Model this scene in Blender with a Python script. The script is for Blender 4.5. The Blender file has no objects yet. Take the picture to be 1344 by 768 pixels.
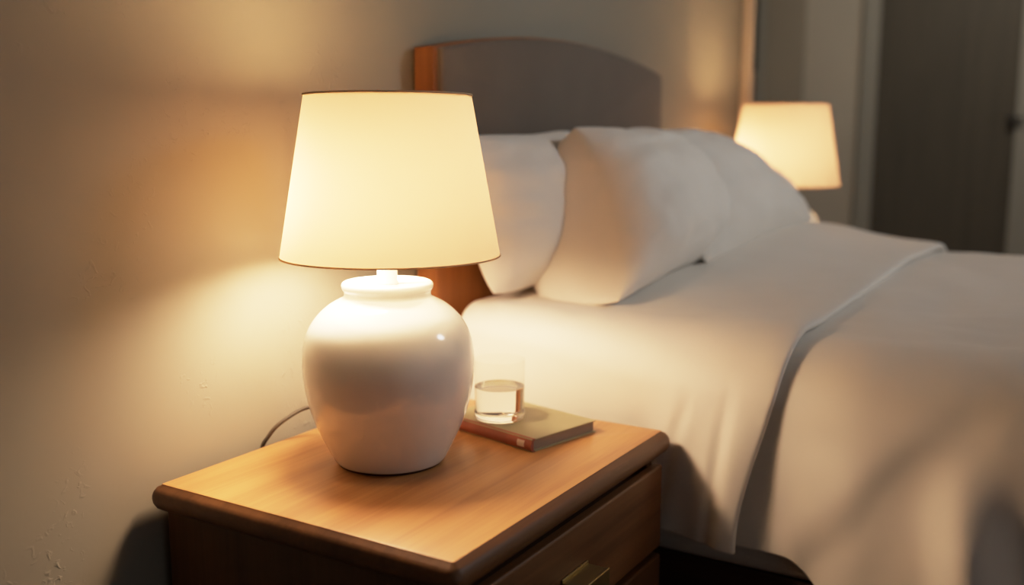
import bpy, bmesh, math, random
from mathutils import Vector, Matrix, noise

random.seed(4)
SC = bpy.context.scene
COL = SC.collection
PI = math.pi

# ---------------------------------------------------------------- helpers
def link(o):
    COL.objects.link(o); return o

def obj(name, bm, mat, parent=None, smooth=True, recalc=True):
    me = bpy.data.meshes.new(name)
    if recalc: bmesh.ops.recalc_face_normals(bm, faces=bm.faces[:])
    bm.to_mesh(me); bm.free()
    if smooth:
        for p in me.polygons: p.use_smooth = True
    if mat: me.materials.append(mat)
    o = link(bpy.data.objects.new(name, me))
    if parent: o.parent = parent
    return o

def tag(o, label, cat, group=None, kind=None):
    o['label'] = label; o['category'] = cat
    if group: o['group'] = group
    if kind: o['kind'] = kind
    return o

def thing(name, loc, label, cat, group=None):
    o = link(bpy.data.objects.new(name, None)); o.location = loc
    o.empty_display_size = .05
    return tag(o, label, cat, group)

def struct(name, bm, mat, smooth=False, label=None):
    o = obj(name, bm, mat, smooth=smooth); o['kind'] = 'structure'
    return o

def copy_tree(o, parent=None):
    c = o.copy(); COL.objects.link(c); c.parent = parent
    for ch in list(o.children): copy_tree(ch, c)
    return c

def box(bm, x0, x1, y0, y1, z0, z1, bev=0, seg=2):
    r = bmesh.ops.create_cube(bm, size=1)
    vs = r['verts']
    for v in vs:
        v.co = Vector(((x0 + x1) / 2 + v.co.x * (x1 - x0), (y0 + y1) / 2 + v.co.y * (y1 - y0), (z0 + z1) / 2 + v.co.z * (z1 - z0)))
    if bev:
        es = list({e for v in vs for e in v.link_edges})
        bmesh.ops.bevel(bm, geom=es, offset=bev, segments=seg, profile=.5, affect='EDGES')
    return bm

def BOX(*a, **k): return box(bmesh.new(), *a, **k)

def lathe(prof, seg=96, bm=None, close=False):
    """prof = [(r,z)...]; r==0 makes a pole"""
    bm = bm or bmesh.new(); rings = []
    for r, z in prof:
        if r < 1e-6: rings.append([bm.verts.new((0, 0, z))])
        else: rings.append([bm.verts.new((r * math.cos(2 * PI * i / seg), r * math.sin(2 * PI * i / seg), z)) for i in range(seg)])
    pairs = list(zip(rings, rings[1:]))
    if close: pairs.append((rings[-1], rings[0]))
    for a, b in pairs:
        for i in range(seg):
            j = (i + 1) % seg
            if len(a) == 1 and len(b) == 1: continue
            if len(a) == 1: bm.faces.new((a[0], b[i], b[j]))
            elif len(b) == 1: bm.faces.new((a[i], a[j], b[0]))
            else: bm.faces.new((a[i], a[j], b[j], b[i]))
    return bm

def spline(pts, n=8):
    """Catmull-Rom through points of any dimension"""
    out = []
    P = [pts[0]] + list(pts) + [pts[-1]]
    for k in range(1, len(P) - 2):
        p0, p1, p2, p3 = P[k - 1:k + 3]
        for i in range(n):
            t = i / n
            out.append(tuple(.5 * (2 * b + (c - a) * t + (2 * a - 5 * b + 4 * c - d) * t * t + (-a + 3 * b - 3 * c + d) * t ** 3) for a, b, c, d in zip(p0, p1, p2, p3)))
    out.append(tuple(pts[-1])); return out

def rrect(x0, x1, y0, y1, r, z, n=6):
    pts = []
    for cx, cy, a0 in ((x1 - r, y1 - r, 0), (x0 + r, y1 - r, 90), (x0 + r, y0 + r, 180), (x1 - r, y0 + r, 270)):
        for i in range(n + 1):
            a = math.radians(a0 + 90 * i / n); pts.append((cx + r * math.cos(a), cy + r * math.sin(a), z))
    return pts

def loft(rings, cap=True, bm=None):
    bm = bm or bmesh.new(); R = [[bm.verts.new(p) for p in r] for r in rings]
    n = len(R[0])
    for a, b in zip(R, R[1:]):
        for i in range(n):
            j = (i + 1) % n; bm.faces.new((a[i], a[j], b[j], b[i]))
    if cap: bm.faces.new(R[0]); bm.faces.new(R[-1][::-1])
    return bm

def tube(pts, r, seg=10, bm=None):
    bm = bm or bmesh.new(); rings = []
    P = [Vector(p) for p in pts]; up = Vector((0.3, .2, 1)).normalized()
    for i, p in enumerate(P):
        t = (P[min(i + 1, len(P) - 1)] - P[max(i - 1, 0)]).normalized()
        s = t.cross(up); s = s.normalized() if s.length > 1e-4 else Vector((1, 0, 0)); u = s.cross(t)
        rings.append([p + s * r * math.cos(2 * PI * k / seg) + u * r * math.sin(2 * PI * k / seg) for k in range(seg)])
    return loft(rings, True, bm)

def sstep(a, b, x):
    t = max(0, min(1, (x - a) / (b - a))); return t * t * (3 - 2 * t)

def lerp(a, b, t): return a + (b - a) * t

def fbm(x, y, z, o=3):
    s, a, f = 0, 1, 1
    for _ in range(o):
        s += a * noise.noise(Vector((x * f, y * f, z * f + 7.3))); a *= .5; f *= 2.03
    return s

# ---------------------------------------------------------------- materials
def mat(name):
    m = bpy.data.materials.new(name); m.use_nodes = True
    nt = m.node_tree; nt.nodes.clear()
    out = nt.nodes.new('ShaderNodeOutputMaterial')
    return m, nt, out

def N(nt, t, **kw):
    n = nt.nodes.new(t)
    for k, v in kw.items():
        if k.startswith('i_'): n.inputs[k[2:].replace('_', ' ')].default_value = v
        else: setattr(n, k, v)
    return n

def principled(name, col, rough=.5, metal=0, spec=.5, coat=0, bump=None, var=None, sheen=0):
    """bump = (scale, strength, distance); var = (scale, amount)"""
    m, nt, out = mat(name)
    p = nt.nodes.new('ShaderNodeBsdfPrincipled')
    p.inputs['Base Color'].default_value = (*col, 1); p.inputs['Roughness'].default_value = rough
    p.inputs['Metallic'].default_value = metal; p.inputs['Specular IOR Level'].default_value = spec
    p.inputs['Coat Weight'].default_value = coat; p.inputs['Coat Roughness'].default_value = .05
    p.inputs['Sheen Weight'].default_value = sheen
    tc = nt.nodes.new('ShaderNodeTexCoord')
    if var:
        n = N(nt, 'ShaderNodeTexNoise'); n.inputs['Scale'].default_value = var[0]; n.inputs['Detail'].default_value = 4
        nt.links.new(tc.outputs['Object'], n.inputs['Vector'])
        r = nt.nodes.new('ShaderNodeValToRGB')
        r.color_ramp.elements[0].position = .3; r.color_ramp.elements[1].position = .7
        r.color_ramp.elements[0].color = (*[c * (1 - var[1]) for c in col], 1)
        r.color_ramp.elements[1].color = (*[min(1, c * (1 + var[1])) for c in col], 1)
        nt.links.new(n.outputs['Fac'], r.inputs['Fac']); nt.links.new(r.outputs['Color'], p.inputs['Base Color'])
    if bump:
        n = N(nt, 'ShaderNodeTexNoise'); n.inputs['Scale'].default_value = bump[0]; n.inputs['Detail'].default_value = 5
        nt.links.new(tc.outputs['Object'], n.inputs['Vector'])
        b = nt.nodes.new('ShaderNodeBump'); b.inputs['Strength'].default_value = bump[1]; b.inputs['Distance'].default_value = bump[2]
        nt.links.new(n.outputs['Fac'], b.inputs['Height']); nt.links.new(b.outputs['Normal'], p.inputs['Normal'])
    nt.links.new(p.outputs['BSDF'], out.inputs['Surface'])
    return m

def plaster(name, col):
    m, nt, out = mat(name)
    p = nt.nodes.new('ShaderNodeBsdfPrincipled'); p.inputs['Roughness'].default_value = .85; p.inputs['Specular IOR Level'].default_value = .15
    tc = nt.nodes.new('ShaderNodeTexCoord')
    n1 = N(nt, 'ShaderNodeTexNoise'); n1.inputs['Scale'].default_value = 2.2; n1.inputs['Detail'].default_value = 3
    ramp = nt.nodes.new('ShaderNodeValToRGB')
    ramp.color_ramp.elements[0].position = .3; ramp.color_ramp.elements[0].color = (*[c * .95 for c in col], 1)
    ramp.color_ramp.elements[1].position = .7; ramp.color_ramp.elements[1].color = (*[c * 1.04 for c in col], 1)
    # fine orange-peel plus sparse roller flecks
    n2 = N(nt, 'ShaderNodeTexNoise'); n2.inputs['Scale'].default_value = 90; n2.inputs['Detail'].default_value = 4
    n3 = N(nt, 'ShaderNodeTexNoise'); n3.inputs['Scale'].default_value = 70; n3.inputs['Detail'].default_value = 2; n3.inputs['Distortion'].default_value = 1.2
    r3 = nt.nodes.new('ShaderNodeValToRGB'); r3.color_ramp.elements[0].position = .60; r3.color_ramp.elements[1].position = .72
    n4 = N(nt, 'ShaderNodeTexNoise'); n4.inputs['Scale'].default_value = 5.5; n4.inputs['Detail'].default_value = 2
    r4 = nt.nodes.new('ShaderNodeValToRGB'); r4.color_ramp.elements[0].position = .50; r4.color_ramp.elements[1].position = .62
    mul = N(nt, 'ShaderNodeMath', operation='MULTIPLY'); sc = N(nt, 'ShaderNodeMath', operation='MULTIPLY'); sc.inputs[1].default_value = .12
    add = N(nt, 'ShaderNodeMath', operation='ADD')
    for n in (n1, n2, n3, n4): nt.links.new(tc.outputs['Object'], n.inputs['Vector'])
    nt.links.new(n1.outputs['Fac'], ramp.inputs['Fac']); nt.links.new(ramp.outputs['Color'], p.inputs['Base Color'])
    nt.links.new(n3.outputs['Fac'], r3.inputs['Fac']); nt.links.new(n4.outputs['Fac'], r4.inputs['Fac'])
    nt.links.new(r3.outputs['Color'], mul.inputs[0]); nt.links.new(r4.outputs['Color'], mul.inputs[1])
    nt.links.new(n2.outputs['Fac'], sc.inputs[0]); nt.links.new(mul.outputs[0], add.inputs[0]); nt.links.new(sc.outputs[0], add.inputs[1])
    b = nt.nodes.new('ShaderNodeBump'); b.inputs['Strength'].default_value = .55; b.inputs['Distance'].default_value = .0015
    nt.links.new(add.outputs[0], b.inputs['Height']); nt.links.new(b.outputs['Normal'], p.inputs['Normal'])
    nt.links.new(p.outputs['BSDF'], out.inputs['Surface'])
    return m

def wood(name, dark, light, rough=.38, axis=0, spec=.4):
    m, nt, out = mat(name)
    p = nt.nodes.new('ShaderNodeBsdfPrincipled'); p.inputs['Roughness'].default_value = rough; p.inputs['Specular IOR Level'].default_value = spec
    tc = nt.nodes.new('ShaderNodeTexCoord'); mp = nt.nodes.new('ShaderNodeMapping')
    s = [14, 14, 14]; s[axis] = .9
    mp.inputs['Scale'].default_value = s
    n1 = N(nt, 'ShaderNodeTexNoise'); n1.inputs['Scale'].default_value = 1.4; n1.inputs['Detail'].default_value = 6; n1.inputs['Roughness'].default_value = .6; n1.inputs['Distortion'].default_value = .5
    mp2 = nt.nodes.new('ShaderNodeMapping'); s2 = [160, 160, 160]; s2[axis] = 6; mp2.inputs['Scale'].default_value = s2
    n2 = N(nt, 'ShaderNodeTexNoise'); n2.inputs['Scale'].default_value = 1.; n2.inputs['Detail'].default_value = 3
    mix = N(nt, 'ShaderNodeMath', operation='MULTIPLY_ADD'); mix.inputs[1].default_value = .28; 
    r = nt.nodes.new('ShaderNodeValToRGB')
    r.color_ramp.elements[0].position = .42; r.color_ramp.elements[0].color = (*dark, 1)
    r.color_ramp.elements[1].position = .78; r.color_ramp.elements[1].color = (*light, 1)
    nt.links.new(tc.outputs['Object'], mp.inputs['Vector']); nt.links.new(mp.outputs[0], n1.inputs['Vector'])
    nt.links.new(tc.outputs['Object'], mp2.inputs['Vector']); nt.links.new(mp2.outputs[0], n2.inputs['Vector'])
    nt.links.new(n2.outputs['Fac'], mix.inputs[0]); nt.links.new(n1.outputs['Fac'], mix.inputs[2])
    nt.links.new(mix.outputs[0], r.inputs['Fac']); nt.links.new(r.outputs['Color'], p.inputs['Base Color'])
    b = nt.nodes.new('ShaderNodeBump'); b.inputs['Strength'].default_value = .12; b.inputs['Distance'].default_value = .0006
    nt.links.new(n2.outputs['Fac'], b.inputs['Height']); nt.links.new(b.outputs['Normal'], p.inputs['Normal'])
    nt.links.new(p.outputs['BSDF'], out.inputs['Surface'])
    return m

def shade_mat(name, diff, trans, fac):
    m, nt, out = mat(name)
    d = nt.nodes.new('ShaderNodeBsdfDiffuse'); t = nt.nodes.new('ShaderNodeBsdfTranslucent'); mx = nt.nodes.new('ShaderNodeMixShader')
    tc = nt.nodes.new('ShaderNodeTexCoord'); mp = nt.nodes.new('ShaderNodeMapping'); mp.inputs['Scale'].default_value = (300, 300, 500)
    n = N(nt, 'ShaderNodeTexNoise'); n.inputs['Scale'].default_value = 1; n.inputs['Detail'].default_value = 2
    r = nt.nodes.new('ShaderNodeValToRGB')
    r.color_ramp.elements[0].position = .25; r.color_ramp.elements[0].color = (*[c * .94 for c in trans], 1)
    r.color_ramp.elements[1].position = .75; r.color_ramp.elements[1].color = (*trans, 1)
    nt.links.new(tc.outputs['Object'], mp.inputs[0]); nt.links.new(mp.outputs[0], n.inputs['Vector']); nt.links.new(n.outputs['Fac'], r.inputs['Fac'])
    d.inputs['Color'].default_value = (*diff, 1); nt.links.new(r.outputs['Color'], t.inputs['Color'])
    mx.inputs['Fac'].default_value = fac
    nt.links.new(d.outputs[0], mx.inputs[1]); nt.links.new(t.outputs[0], mx.inputs[2]); nt.links.new(mx.outputs[0], out.inputs['Surface'])
    return m

def thin_glass(name):
    m, nt, out = mat(name)
    t = nt.nodes.new('ShaderNodeBsdfTransparent'); t.inputs['Color'].default_value = (.985, .985, .98, 1)
    g = nt.nodes.new('ShaderNodeBsdfGlossy'); g.inputs['Roughness'].default_value = .02
    lw = nt.nodes.new('ShaderNodeLayerWeight'); lw.inputs['Blend'].default_value = .5
    pw = N(nt, 'ShaderNodeMath', operation='POWER'); pw.inputs[1].default_value = 4
    fr = N(nt, 'ShaderNodeMath', operation='MULTIPLY_ADD'); fr.inputs[1].default_value = .22; fr.inputs[2].default_value = .012
    nt.links.new(lw.outputs['Facing'], pw.inputs[0]); nt.links.new(pw.outputs[0], fr.inputs[0])
    mx = nt.nodes.new('ShaderNodeMixShader')
    nt.links.new(fr.outputs[0], mx.inputs[0]); nt.links.new(t.outputs[0], mx.inputs[1]); nt.links.new(g.outputs[0], mx.inputs[2])
    nt.links.new(mx.outputs[0], out.inputs['Surface'])
    return m

def glassy(name, ior, col=(1, 1, 1), shadow=True):
    m, nt, out = mat(name)
    p = nt.nodes.new('ShaderNodeBsdfPrincipled')
    p.inputs['Base Color'].default_value = (*col, 1); p.inputs['Roughness'].default_value = 0.0
    p.inputs['IOR'].default_value = ior; p.inputs['Transmission Weight'].default_value = 1
    nt.links.new(p.outputs['BSDF'], out.inputs['Surface'])
    return m

M = {}
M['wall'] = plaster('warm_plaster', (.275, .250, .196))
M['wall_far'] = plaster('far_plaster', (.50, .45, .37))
M['ceiling'] = principled('ceiling_paint', (.7, .68, .64), .9, bump=(60, .2, .001))
M['floor'] = wood('floor_boards', (.05, .025, .012), (.13, .065, .03), .45, axis=1)
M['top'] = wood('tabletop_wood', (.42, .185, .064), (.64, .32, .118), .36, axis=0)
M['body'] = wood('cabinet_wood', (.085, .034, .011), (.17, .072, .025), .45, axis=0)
M['side'] = wood('cabinet_side_wood', (.07, .028, .009), (.13, .055, .019), .5, axis=2)
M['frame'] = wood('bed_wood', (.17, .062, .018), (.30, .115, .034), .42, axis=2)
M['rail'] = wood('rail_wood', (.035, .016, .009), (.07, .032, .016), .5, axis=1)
M['uph'] = principled('grey_brown_upholstery', (.135, .112, .090), .95, spec=.1, bump=(450, .4, .0006), var=(9, .06), sheen=.2)
M['linen'] = principled('white_linen', (.84, .795, .725), .9, spec=.15, bump=(260, .25, .0006), var=(5, .025), sheen=.15)
M['linen_low'] = principled('mattress_linen', (.80, .76, .70), .9, spec=.15, bump=(260, .25, .0006), var=(5, .03), sheen=.1)
M['ceramic'] = principled('glazed_ceramic', (.82, .80, .775), .16, spec=.5, coat=.5, bump=(9, .04, .004))
M['stem'] = principled('painted_stem', (.80, .77, .72), .4)
M['shade'] = shade_mat('shade_fabric', (.80, .74, .60), (.240, .165, .102), .5)
M['diffuser'] = shade_mat('diffuser_fabric', (.6, .55, .45), (1.0, .9, .72), .95)
M['rim'] = shade_mat('shade_trim', (.78, .70, .52), (.55, .38, .16), .45)
M['cord'] = principled('grey_cord', (.10, .085, .065), .55, bump=(500, .2, .0005))
M['socket'] = principled('white_socket', (.7, .68, .62), .5)
M['brass'] = principled('aged_brass', (.33, .27, .13), .36, metal=1, bump=(60, .1, .0005))
M['glass'] = thin_glass('clear_glass'); M['glass_base'] = glassy('clear_glass_base', 1.45)
M['water'] = glassy('clear_water', 1.33)
M['cover'] = principled('olive_cover', (.40, .35, .20), .55, bump=(300, .2, .0004), var=(20, .05))
M['spine'] = principled('red_spine', (.34, .095, .055), .6, bump=(300, .25, .0004), var=(40, .15))
M['pages'] = principled('book_pages', (.30, .23, .17), .9, bump=(400, .3, .0004))
M['mark'] = principled('pale_spine_mark', (.75, .62, .48), .7)
M['door'] = wood('dark_door', (.070, .060, .044), (.09, .076, .055), .6, axis=2)
M['door_b'] = principled('taupe_door_paint', (.32, .275, .21), .7, var=(3, .04))
M['trim'] = principled('grey_trim_paint', (.30, .285, .24), .6)
M['trim_pale'] = principled('pale_trim_paint', (.60, .53, .44), .6)
M['frame_dark'] = principled('dark_green_frame', (.035, .042, .03), .5)
M['print'] = principled('grey_print', (.2, .19, .17), .7, var=(6, .3))
M['metal_dark'] = principled('dark_handle', (.05, .045, .04), .4, metal=.6)

# ---------------------------------------------------------------- room
YW = 1.025          # back wall face
XW = 3.06           # where the back wall ends
XF = 5.6            # far wall of the hall beyond
struct('floor', BOX(-1.6, XF + .1, -3.2, 2.4, -.06, 0), M['floor'])
struct('ceiling', BOX(-1.6, XF + .1, -3.2, 2.4, 2.6, 2.7), M['ceiling'])
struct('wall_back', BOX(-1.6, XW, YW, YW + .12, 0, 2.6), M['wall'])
struct('wall_left_blocker', BOX(-1.7, -1.6, -3.2, YW + .12, 0, 2.6), M['wall'])  # unseen wall, added to block world light from the left
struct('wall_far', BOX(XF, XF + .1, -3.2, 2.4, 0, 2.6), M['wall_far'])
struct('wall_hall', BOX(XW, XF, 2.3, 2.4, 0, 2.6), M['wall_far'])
struct('trim_1', BOX(XW - .022, XW, YW - .034, YW, 0, 2.6, bev=.004), M['trim_pale'], smooth=False)
# narrow taupe panel door and its casing on the far wall
d1 = struct('door_1', BOX(XF - .03, XF, 1.525, 1.74, 0, 2.2, bev=.004), M['door_b'])
struct('trim_2', BOX(XF - .05, XF, 1.74, 1.782, 0, 2.3, bev=.004), M['trim'])
# dark door with grey casing
d2 = struct('door_2', BOX(XF - .03, XF, .455, 1.128, 0, 2.15, bev=.004), M['door'])
hb = BOX(XF - .075, XF - .03, .468, .492, 1.10, 1.155, bev=.004)
box(hb, XF - .085, XF - .065, .42, .49, 1.12, 1.138, bev=.004)
obj('door_handle', hb, M['metal_dark'], d2)
struct('trim_3', BOX(XF - .045, XF, 1.128, 1.21, 0, 2.25, bev=.004), M['trim'])
struct('trim_4', BOX(XF - .045, XF, .35, .455, 0, 2.25, bev=.004), M['trim'])
struct('baseboard_back', BOX(-1.6, XW - .022, YW - .012, YW, 0, .09, bev=.003), M['trim_pale'])

pic = thing('picture_frame', (XF, 1.99, 1.41), 'dark framed picture hanging on the far wall past the end of the bed wall', 'picture')
fb = bmesh.new()
for a in ((0, .025), (.375, .40)): box(fb, -.03, 0, a[0] - .2, a[1] - .2, 0, .55, bev=.003)
for a in ((0, .025), (.525, .55)): box(fb, -.028, -.002, -.18, .18, a[0], a[1], bev=.003)
obj('frame', fb, M['frame_dark'], pic, smooth=False)
obj('print', BOX(-.016, -.006, -.176, .176, .024, .526), M['print'], pic, smooth=False)

# ---------------------------------------------------------------- nightstand
NX0, NX1, NY0, NY1, NZ = .772, 1.343, .537, 1.012, .60
ncx, ncy = (NX0 + NX1) / 2, (NY0 + NY1) / 2
ns = thing('nightstand', (ncx, ncy, 0), 'orange-brown wooden nightstand in the foreground carrying the lamp and the book', 'nightstand')
hx, hy = (NX1 - NX0) / 2, (NY1 - NY0) / 2
prof = [(.016, 0), (.0135, -.0004), (.012, -.0022), (.0065, -.0045), (.0025, -.009), (.0004, -.014), (0, -.018), (.0012, -.024), (.005, -.030), (.011, -.034), (.018, -.035)]
rings = [rrect(-hx + i, hx - i, -hy + i, hy - i, max(.002, .016 - i), NZ + z) for i, z in prof]
tb = loft(rings)
top_o = obj('tabletop', tb, M['top'], ns)
mod = top_o.modifiers.new('es', 'EDGE_SPLIT'); mod.split_angle = math.radians(40)
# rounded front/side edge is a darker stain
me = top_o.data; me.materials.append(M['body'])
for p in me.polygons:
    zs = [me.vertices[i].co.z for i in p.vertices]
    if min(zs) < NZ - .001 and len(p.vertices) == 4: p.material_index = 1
CX0, CX1, CY0, CY1 = .800 - ncx, 1.318 - ncx, .560 - ncy, 1.008 - ncy
for s in (CX0, CX1 - .018):
    obj('side_panel', BOX(s, s + .018, CY0, CY1, .0, .565, bev=.0015), M['side'], ns, smooth=False)
obj('back_panel', BOX(CX0 + .018, CX1 - .018, CY1 - .008, CY1, .06, .565), M['side'], ns, smooth=False)
obj('bottom_panel', BOX(CX0 + .018, CX1 - .018, CY0 + .02, CY1 - .008, .07, .088), M['side'], ns, smooth=False)
obj('front_rail', BOX(CX0 + .018, CX1 - .018, CY0 + .012, CY0 + .03, .535, .565), M['rail'], ns, smooth=False)
obj('divider_rail', BOX(CX0 + .018, CX1 - .018, CY0 + .012, CY0 + .03, .40, .43), M['rail'], ns, smooth=False)
obj('plinth', BOX(CX0 + .018, CX1 - .018, CY0 + .015, CY0 + .033, .0, .07), M['side'], ns, smooth=False)
def drawer(z0, z1, zh):
    yf = .543 - ncy
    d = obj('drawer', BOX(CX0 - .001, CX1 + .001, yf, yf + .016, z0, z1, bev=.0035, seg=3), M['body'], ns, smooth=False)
    hbm = bmesh.new()
    x0, x1 = 1.003 - ncx, 1.073 - ncx
    # square tab pull: back plate, shelf and turned-down front lip
    box(hbm, x0, x1, yf - .003, yf, zh - .022, zh + .004, bev=.001)
    box(hbm, x0, x1, yf - .030, yf - .002, zh - .0035, zh, bev=.001)
    box(hbm, x0, x1, yf - .033, yf - .029, zh - .026, zh + .001, bev=.001)
    obj('handle', hbm, M['brass'], d, smooth=False)
drawer(.424, .552, .491)
drawer(.075, .412, .30)

# ---------------------------------------------------------------- lamp
LX, LY = 1.013, .812
lamp = thing('table_lamp', (LX, LY, NZ), 'lit lamp with round white ceramic base and cream shade on the foreground nightstand', 'lamp')
pts = [(.0735, .004), (.0775, .010), (.0845, .024), (.0955, .0475), (.1040, .070), (.1105, .096), (.1140, .122), (.1145, .140), (.1125, .160), (.1060, .181), (.0940, .199), (.0790, .2125), (.0650, .2205), (.0588, .2245), (.0572, .2285), (.0580, .2325)]
body = spline(pts, 6)
lip = spline([(.0580, .2325), (.0600, .2355), (.0607, .2390), (.0596, .2425), (.0570, .2442), (.0540, .2435), (.0520, .2415)], 5)
base_prof = [(0, .004)] + [(.069, .004)] + body + lip[1:] + [(0, .2412)]
obj('base', lathe(base_prof), M['ceramic'], lamp)
obj('foot_shade_ring', lathe([(.062, 0), (.070, 0), (.0705, .0042), (.062, .0042)], close=True), M['rail'], lamp)  # dark colour stands in for the shaded gap under the base
obj('stem', lathe([(0, .241), (.0145, .241), (.0145, .244), (.0132, .2455), (.0132, .318), (.0145, .320), (.0145, .352), (.0105, .355), (0, .355)], 48), M['stem'], lamp)
SHX, SHY = .0030, -.0046   # the shade hangs very slightly off axis
ZB, ZT, RB, RT = .2785, .4865, .1435, .1070
sb = lathe([(RB, ZB), (lerp(RB, RT, .25), lerp(ZB, ZT, .25)), (lerp(RB, RT, .5), lerp(ZB, ZT, .5)), (lerp(RB, RT, .75), lerp(ZB, ZT, .75)), (RT, ZT)], 128)
sh = obj('lamp_shade', sb, M['shade'], lamp); sh.location = (SHX, SHY, 0)
def band(r, z, h, slope):
    return lathe([(r + .0008, z), (r + .0008 - slope * h, z + h), (r - .0008 - slope * h, z + h), (r - .0008, z)], 128, close=True)
sl = (RB - RT) / (ZT - ZB)
obj('bottom_trim', band(RB + .0002, ZB - .0006, .0020, sl), M['rim'], sh)
obj('top_trim', band(RT + .0010, ZT - .0018, .0022, sl), M['rim'], sh)
obj('top_diffuser', lathe([(0, ZT - .004), (RT + .0002, ZT - .004)], 96), M['diffuser'], sh)
# bulb: socket collar already on the stem; glass bulb
LCOL = (1.0, .67, .43)
cord_pts = [(.020, .080, .016), (.030, .120, .040), (.011, .158, .047), (-.022, .181, .029), (-.033, .1965, .008), (-.036, .2065, -.012), (-.037, .2065, -.06), (-.040, .2065, -.3), (-.045, .2065, -.52)]
obj('cord', tube(spline(cord_pts, 8), .0030, 10), M['cord'], lamp)
def bulb_light(parent, w, r):
    l = bpy.data.lights.new('lamp_bulb', 'POINT'); l.energy = w; l.color = LCOL; l.shadow_soft_size = r
    o = link(bpy.data.objects.new('lamp_bulb', l)); o.parent = parent; o.location = (-.020, .040, .346)
    return o
bulb_light(lamp, 21.0, .050)

# far lamp, copied
lamp2 = copy_tree(lamp)
lamp2.location = (2.784, .812, NZ); lamp2.scale = (1.08,) * 3
lamp2['label'] = 'lit lamp with cream shade across the bed, half hidden behind the far pillow'
for ch in lamp2.children:
    if ch.type == 'LIGHT':
        ch.data = ch.data.copy(); ch.data.energy = 17
    if ch.name.startswith('cord'):
        ch.scale = (1, .955, .98)
ns2 = copy_tree(ns)
ns2.location = (2.50 + hx, ncy, 0)
ns2['label'] = 'wooden nightstand on the far side of the bed under the distant lamp'

# ---------------------------------------------------------------- book, glass, water
BZ = .0185
bk = thing('book', (1.135, .662, NZ), 'small closed book with olive cover and red spine lying on the foreground nightstand', 'book')
bk.rotation_euler = (0, 0, math.radians(-13.3))
W, D = .139, .185
cb = bmesh.new()
box(cb, .002, W, 0, D, 0, .0022, bev=.0008); box(cb, .002, W, 0, D, BZ - .0022, BZ, bev=.0008)
obj('cover', cb, M['cover'], bk, smooth=False)
# spine: slightly rounded strip on the left
arc = [(.003 - .0045 * math.sin(PI * t), BZ * t) for t in [i / 10 for i in range(11)]]
sp = bmesh.new(); v0 = [sp.verts.new((x, 0, z)) for x, z in arc] + [sp.verts.new((.0075, 0, BZ)), sp.verts.new((.0075, 0, BZ - .0016))] + [sp.verts.new((.0045, 0, BZ - .003)), sp.verts.new((.0045, 0, .003)), sp.verts.new((.0075, 0, .0016)), sp.verts.new((.0075, 0, 0))]
v1 = [sp.verts.new((v.co.x, D, v.co.z)) for v in v0]
for v in v0[10:12] + v1[10:12]: v.co.z += .0003
n = len(v0)
for i in range(n):
    j = (i + 1) % n; sp.faces.new((v0[i], v0[j], v1[j], v1[i]))
sp.faces.new(v0); sp.faces.new(v1[::-1])
spo = obj('spine', sp, M['spine'], bk, smooth=False)
mk = bmesh.new()
q = [[mk.verts.new((.003 - .0045 * math.sin(PI * t) - .0003, y, BZ * t)) for t in (.30, .42, .55, .68, .8)] for y in (.013, .027)]
for i in range(4): mk.faces.new((q[0][i], q[0][i + 1], q[1][i + 1], q[1][i]))
obj('spine_mark', mk, M['mark'], spo)
obj('pages', BOX(.0046, W - .003, .003, D - .003, .0022, BZ - .0022), M['pages'], bk, smooth=False)

GX, GY, GZ = 1.2035, .757, NZ + BZ + .0008
gr, gh = .0375, .090
gl = lathe([(gr - .0012, .0125), (gr - .0002, .0125), (gr + .0005, gh - .001), (gr + .0001, gh), (gr - .0006, gh), (gr - .0009, gh - .001)], 96, close=True)
g = obj('drinking_glass', gl, M['glass']); g.location = (GX, GY, GZ)
obj('thick_base', lathe([(0, 0), (gr - .004, 0), (gr - .001, .002), (gr, .006), (gr, .0122), (gr - .0016, .0122), (gr - .005, .0095), (0, .0090)], 96), M['glass_base'], g)
tag(g, 'clear straight glass tumbler standing on the olive book', 'glass')
wl = .049
wt = lathe([(0, .0096), (gr - .0052, .0101), (gr - .0014, .0135), (gr - .0007, wl - .001), (gr - .0007, wl + .0004), (gr - .0030, wl), (0, wl)], 96)
w = obj('water', wt, M['water']); w.location = (GX, GY, GZ)
tag(w, 'clear water filling the lower half of the tumbler on the book', 'water')

# ---------------------------------------------------------------- bed frame
BX0, BX1, BYH, BYF = 1.347, 2.294, .959, -1.05
bed = thing('bed', ((BX0 + BX1) / 2, BYH, 0), 'wooden bed with arched grey-brown upholstered headboard against the wall', 'bed')
bx, by = bed.location.x, bed.location.y
half = (BX1 - BX0) / 2
def arch(u): return 1.181 + .045 * (1 - (u / half) ** 2)
def arch_slab(x0, x1, y0, y1, z0, dz, n=40, bev=.004):
    bm = bmesh.new()
    def ring(y, e):
        xs = [lerp(x0 + e, x1 - e, i / n) for i in range(n + 1)]
        return [(x, y, arch(x) + dz - e) for x in xs] + [(x1 - e, y, z0 + e), (x0 + e, y, z0 + e)]
    return loft([ring(y0, bev * 1.5), ring(y0 + bev * .3, bev * .6), ring(y0 + bev, 0), ring(y1 - bev, 0), ring(y1, bev)], True, bm)
hbo = obj('headboard', arch_slab(-half, half, .012, .058, .05, 0), M['frame'], bed)
hbo.modifiers.new('es', 'EDGE_SPLIT').split_angle = math.radians(35)
pn = obj('upholstered_panel', arch_slab(-half + .006, half - .022, 0, .022, .86, -.004, bev=.006), M['uph'], hbo)
pn.modifiers.new('es', 'EDGE_SPLIT').split_angle = math.radians(50)
for s in (-half, half - .05):
    obj('leg', BOX(s, s + .05, .014, .056, 0, .06, bev=.003), M['frame'], bed, smooth=False)
RX0, RX1 = 1.410 - bx, 2.42 - bx
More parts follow.
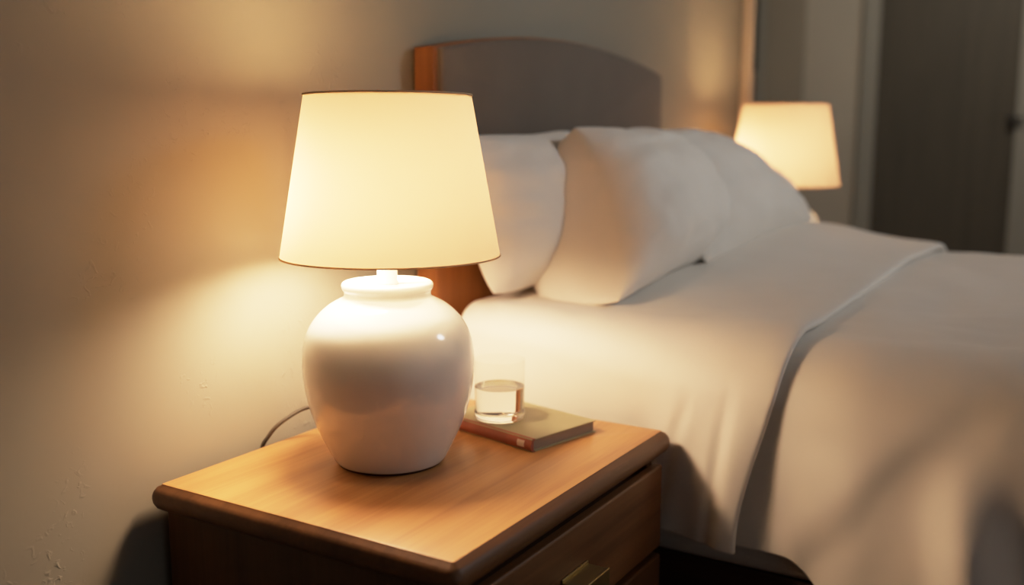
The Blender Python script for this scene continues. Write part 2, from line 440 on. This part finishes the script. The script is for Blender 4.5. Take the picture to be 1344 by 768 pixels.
for s in (RX0, RX1 - .03):
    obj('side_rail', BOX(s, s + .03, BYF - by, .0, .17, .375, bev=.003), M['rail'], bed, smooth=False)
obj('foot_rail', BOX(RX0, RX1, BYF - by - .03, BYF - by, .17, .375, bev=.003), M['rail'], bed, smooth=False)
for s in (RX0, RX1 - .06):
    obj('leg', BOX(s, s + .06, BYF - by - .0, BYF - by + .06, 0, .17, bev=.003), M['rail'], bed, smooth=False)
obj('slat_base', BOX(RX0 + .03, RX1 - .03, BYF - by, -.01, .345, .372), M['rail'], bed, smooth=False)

# ---------------------------------------------------------------- mattress
def rounded_block(x0, x1, y0, y1, z0, z1, r, rv):
    rings = []
    for k in range(9):
        a = PI / 2 * k / 8; i = rv * (1 - math.sin(a)); rings.append(rrect(x0 + i, x1 - i, y0 + i, y1 - i, max(r - i, .004), z0 + rv * (1 - math.cos(a))))
    for k in range(9):
        a = PI / 2 * k / 8; i = rv * (1 - math.cos(a)); rings.append(rrect(x0 + i, x1 - i, y0 + i, y1 - i, max(r - i, .004), z1 - rv + rv * math.sin(a)))
    return loft(rings)
mt = obj('mattress', rounded_block(1.396, 2.43, -1.04, .945, .376, .715, .05, .03), M['linen_low'])
tag(mt, 'white sheeted mattress lying on the bed frame under the duvet', 'mattress')

# ---------------------------------------------------------------- duvet
def ztop(x, y):
    return .750 + .048 * sstep(1.42, 2.25, x) + .006 * math.sin((x - 1.4) * 3) + .036 * sstep(.36, .64, y) * sstep(1.55, 2.3, x)
def cross(s, x0, x1, zn, zf, drop, y=0):
    """outline across the bed: s 0..1 from near hem, over the top, to far hem"""
    R = lerp(.125, .060, sstep(.50, .90, y)) + .02 * sstep(.40, .10, y)
    xe = x0 + R; ze = ztop(xe, y) - drop; zc = ze - .8 * R
    if s < .30:
        t = s / .30; return x0, lerp(zn, zc, t)
    if s < .46:
        a = PI / 2 * (s - .30) / .16
        return xe - R * math.cos(a), zc + (ze - zc) * math.sin(a)
    xf = x1 - .09
    if s < .86:
        x = lerp(xe, xf, (s - .46) / .40); return x, ztop(x, y) - drop
    ze = ztop(xf, y) - drop
    if s < .93:
        a = PI / 2 * (s - .86) / .07
        return xf + .09 * math.sin(a), ze - .08 + .08 * math.cos(a)
    return x1, lerp(ze - .08, zf, (s - .93) / .07)

def sheet(name, ns_, nt_, fn, mat_, thick, parent, sub=1):
    bm = bmesh.new(); V = [[bm.verts.new(fn(i / ns_, j / nt_)) for j in range(nt_ + 1)] for i in range(ns_ + 1)]
    for i in range(ns_):
        for j in range(nt_): bm.faces.new((V[i][j], V[i][j + 1], V[i + 1][j + 1], V[i + 1][j]))
    bm.normal_update()
    up = sum((f.normal.z for f in bm.faces))
    if up < 0: bmesh.ops.reverse_faces(bm, faces=bm.faces[:])
    o = obj(name, bm, mat_, parent, recalc=False)
    m = o.modifiers.new('thick', 'SOLIDIFY'); m.thickness = thick; m.offset = -1
    if sub:
        m = o.modifiers.new('sub', 'SUBSURF'); m.levels = sub; m.render_levels = sub
    return o

duvet = thing('duvet', (1.9, -.1, .385), 'white duvet with turned-back upper edge draped over the bed', 'duvet')
dl = duvet.location.copy()

def cover_fn(s, t):
    y = lerp(.60, -1.10, t)
    zn = .425 - .05 * sstep(.37, .30, y) - .14 * sstep(.33, .05, y)
    x, z = cross(s, 1.370 - .022 * sstep(.39, .26, y), 2.462, zn, .45, .016 - .008 * sstep(.38, .26, y) * (1 - sstep(.4, .7, s)), y)
    side = 1 - sstep(.28, .44, s)
    down = sstep(.72, .40, z) * (1 if s < .5 else 0)
    # hanging folds on the near side, growing from the top edge down
    wgt = (1 - sstep(.02, .44, s)); wsoft = 1 - sstep(.10, .50, s)
    f = .5 * math.sin((y - .36) * 27 + z * 7) + .5 * fbm(y * 5.2, z * 3, 2.1)
    open_ = sstep(.40, .20, y)
    x -= open_ * (wgt * (.010 + .008 * f) + wsoft * .022 * sstep(.30, .0, y))
    if s < .5:
        # the lower edge is swept inward below a slanting fold, then swells into a hanging ridge
        zl = .435 + .17 * (.37 - y) / .15
        x += .016 * (1 - sstep(-.075, .03, z - zl)) * sstep(.375, .33, y) * sstep(.09, .17, y)
        x -= .042 * math.exp(-((y - .128 - .10 * (z - .45)) / .034) ** 2) * sstep(.68, .50, z)
        x += .034 * sstep(.10, .05, y - .10 * (z - .45)) * sstep(.64, .46, z)
        x -= .020 * math.exp(-((y + .01 - .16 * (z - .5)) / .03) ** 2) * sstep(.72, .6, z)
    # diagonal pulls from the top edge
    g = noise.noise(Vector((y * 7 + z * 5.5, z * 2.2 - y * 1.6, 3.7))) + .7 * noise.noise(Vector((y * 17 + z * 13, z * 5 - y * 4, 8.1)))
    x -= .009 * g * wsoft * (1 - wsoft * .3) * open_
    # soft top puckers
    if s >= .28:
        a = sstep(.28, .42, s)
        z += a * (.006 * fbm(x * 3.4, y * 4.2, 1.0) + .0035 * fbm(x * 9, y * 8, 4.0)) * sstep(.5, .3, y)
    z += .004 * open_ * fbm(x * 4, y * 7, 9.1, 2)
    return Vector((x, y, z)) - dl
sheet('cover', 150, 130, cover_fn, M['linen'], .010, duvet)

def flap_fn(s, t):
    y = lerp(.94, .38, t)
    for _ in range(3):
        x, z = cross(s, 1.3585, 2.478, .435, .47, 0, y)
        hem = .383 - .066 * max(0, x - 1.37) / 1.10
        dn = sstep(.74, .44, z) if s < .5 else 0
        hem += .052 * dn
        y = lerp(.94, hem, t)
    nearh = sstep(.62, .40, y)        # only the free corner stands away
    f = .6 * math.sin((y - .36) * 30 + z * 6) + .5 * noise.noise(Vector((y * 9, z * 4, 5.5)))
    x -= dn * nearh * (.026 + .009 * f) + .004 * dn * noise.noise(Vector((y * 7, z * 3, 1.5))) * nearh
    x += dn * .006 * (noise.noise(Vector((y * 8, z * 2.5, 8.5))) + .5) * (1 - nearh)
    if s > .28:
        a = sstep(.28, .44, s)
        z += a * (.005 * fbm(x * 3.2, y * 4.5, 12.0) + .003 * fbm(x * 9, y * 8, 14.0))
    # rolled free hem dips a touch
    if t > .965 and s > .3: z -= .003 * (t - .965) / .035
    if s < .5:
        q = sstep(.70, .56, z)
        x -= q * (.004 * math.sin(y * 62 + z * 9) * sstep(.70, .45, y) + .006 * noise.noise(Vector((y * 11 - z * 5, z * 3, 2.5))) * sstep(.8, .5, y))
        x += .010 * math.exp(-((y - .452 - .10 * (.74 - z)) / .009) ** 2) * q
        x += .005 * math.exp(-((y - .50 - .25 * (.74 - z)) / .008) ** 2) * sstep(.68, .60, z)
    # hem corner point hangs lower toward the free edge
    z -= .012 * dn * nearh
    return Vector((x, y, z)) - dl
sheet('turned_back_edge', 150, 60, flap_fn, M['linen'], .013, duvet)

# ---------------------------------------------------------------- pillows
def pillow(name, corners, t_, label, seed, pinch=.05, sag=.0, back=1.0, ends=2.4, rnd=.10, vback=2.4, skew=0):
    """a plump cushion spanned between four seam corners: bottom left, bottom right, top left, top right"""
    n = 48; bm = bmesh.new()
    BL, BR, TL, TR = [Vector(p) for p in corners]
    cen = (BL + BR + TL + TR) / 4
    Nn = ((BR - BL) + (TR - TL)).cross((TL - BL) + (TR - BR)).normalized()
    def pt(u, v):
        pu = u * (1 - pinch * (1 - v * v)); pv = v * (1 - pinch * 1.2 * (1 - u * u))
        pu, pv = pu * math.sqrt(1 - rnd * v ** 6), pv * math.sqrt(1 - rnd * u ** 6)
        a, b = (pu + 1) / 2, (pv + 1) / 2
        return BL * (1 - a) * (1 - b) + BR * a * (1 - b) + TL * (1 - a) * b + TR * a * b
    def thick(u, v, front):
        a = max(0, 1 - abs(u) ** ends) ** .58; b = max(0, 1 - abs(v) ** (2.4 if front else vback)) ** .6
        return t_ / 2 * a * b * (1 - sag * v)
    G = {}
    def c(k):
        u = -1 + 2 * k / n
        return math.sin(u * PI / 2) * .75 + u * .25
    for side in (1, -1):
        for i in range(n + 1):
            for j in range(n + 1):
                if (i in (0, n) or j in (0, n)) and side == -1: G[side, i, j] = G[1, i, j]; continue
                u, v = c(i), c(j); p = pt(u, v); z = thick(u, v, side == 1) * side * (1 if side == 1 else back)
                e = 1 - min(1, (1 - max(abs(u), abs(v))) / .55)
                z += side * .012 * e * (1 - e) * 2.2 * noise.noise(Vector((u * 5 + seed, v * 5, side)))
                z += side * .009 * fbm(u * 1.8 + seed * 3, v * 1.8, side * 2.0, 2) * (1 - e * e)
                p = p + Nn * z + Vector((.008 * noise.noise(Vector((v * 2.2, seed, 1))) * u, 0, .008 * noise.noise(Vector((u * 2.2, seed, 4))) * v))
                if side == -1: p = p + Vector((-skew * thick(u, v, False) / (t_ / 2) * (1 - .5 * (u + 1) / 2), 0, 0))
                G[side, i, j] = bm.verts.new(p - cen)
        for i in range(n):
            for j in range(n):
                q = [G[side, i, j], G[side, i + 1, j], G[side, i + 1, j + 1], G[side, i, j + 1]]
                bm.faces.new(q if side == 1 else q[::-1])
    o = obj(name, bm, M['linen'])
    o.location = cen
    m = o.modifiers.new('sub', 'SUBSURF'); m.levels = 1; m.render_levels = 1
    return tag(o, label, 'pillow', 'bed pillows against the headboard')

pillow('pillow', [(1.375, .885, .765), (1.98, .89, .785), (1.340, .925, 1.035), (1.92, .925, 1.04)], .16,
       'white pillow standing upright against the headboard, behind the front left pillow', 1.3, pinch=-.03, back=.45, ends=3.5)
pillow('pillow', [(1.465, .69, .758), (2.09, .695, .80), (1.595, .845, 1.055), (1.97, .855, 1.05)], .20,
       'large white pillow leaning nearest the foreground lamp, in front of the others', 5.1, sag=.15, back=1.75, ends=5, rnd=.03, vback=4.5, skew=.085)
pillow('pillow', [(1.80, .665, .785), (2.45, .615, .832), (1.80, .85, 1.045), (2.20, .84, 1.05)], .18,
       'white pillow at the far side of the bed beside the distant lamp', 9.7, sag=.12)

# ---------------------------------------------------------------- lights
def area(name, loc, target, size, w_, col):
    l = bpy.data.lights.new(name, 'AREA'); l.shape = 'DISK'; l.size = size; l.energy = w_; l.color = col
    o = link(bpy.data.objects.new(name, l)); o.location = loc
    o.rotation_euler = (Vector(target) - Vector(loc)).to_track_quat('-Z', 'Y').to_euler()
    return o
area('room_light', (2.35, -1.15, 2.1), (1.72, 1.02, 1.15), .48, 2.7, (1, 1, 1)).data.spread = math.radians(76)
area('hall_fill', (4.2, .4, 2.5), (5.0, .6, .8), .5, 14, (1, .9, .76))  # added fill that brightens the far wall and doors, no known lamp

wd = bpy.data.worlds.new('World'); SC.world = wd; wd.use_nodes = True
bg = wd.node_tree.nodes['Background']; bg.inputs['Color'].default_value = (.95, .93, .95, 1); bg.inputs['Strength'].default_value = .28

# ---------------------------------------------------------------- camera
cam = bpy.data.cameras.new('camera'); co = link(bpy.data.objects.new('camera', cam))
F = 1292.17
cam.sensor_width = 36; cam.sensor_fit = 'HORIZONTAL'; cam.lens = 36 * F / 1344
co.location = (0, 0, 1.03)
co.rotation_euler = (math.radians(90 - 8.8644), 0, math.radians(31.4264 - 90))
cam.clip_start = .05
cam.dof.use_dof = True; cam.dof.focus_distance = 1.24; cam.dof.aperture_fstop = 1.9
SC.camera = co
SC.cycles.use_denoising = True
SC.cycles.max_bounces = 14; SC.cycles.transmission_bounces = 14
SC.view_settings.view_transform = 'Standard'
SC.view_settings.exposure = 0
SC.view_settings.use_curve_mapping = True
cm = SC.view_settings.curve_mapping
cm.white_level = (4.2, 4.2, 4.2); cm.black_level = (0, 0, 0)
cv = cm.curves[3]
SHOULDER = [(0, 0), (.2, .2), (.4, .395), (.6, .55), (.8, .665), (1.0, .74), (1.4, .835), (2.0, .905), (3.0, .965), (4.2, 1.0)]
cv.points[0].location = (0, 0); cv.points[1].location = (1, 1)
for x, y in SHOULDER[1:-1]: cv.points.new(x / 4.2, y)
cm.update()
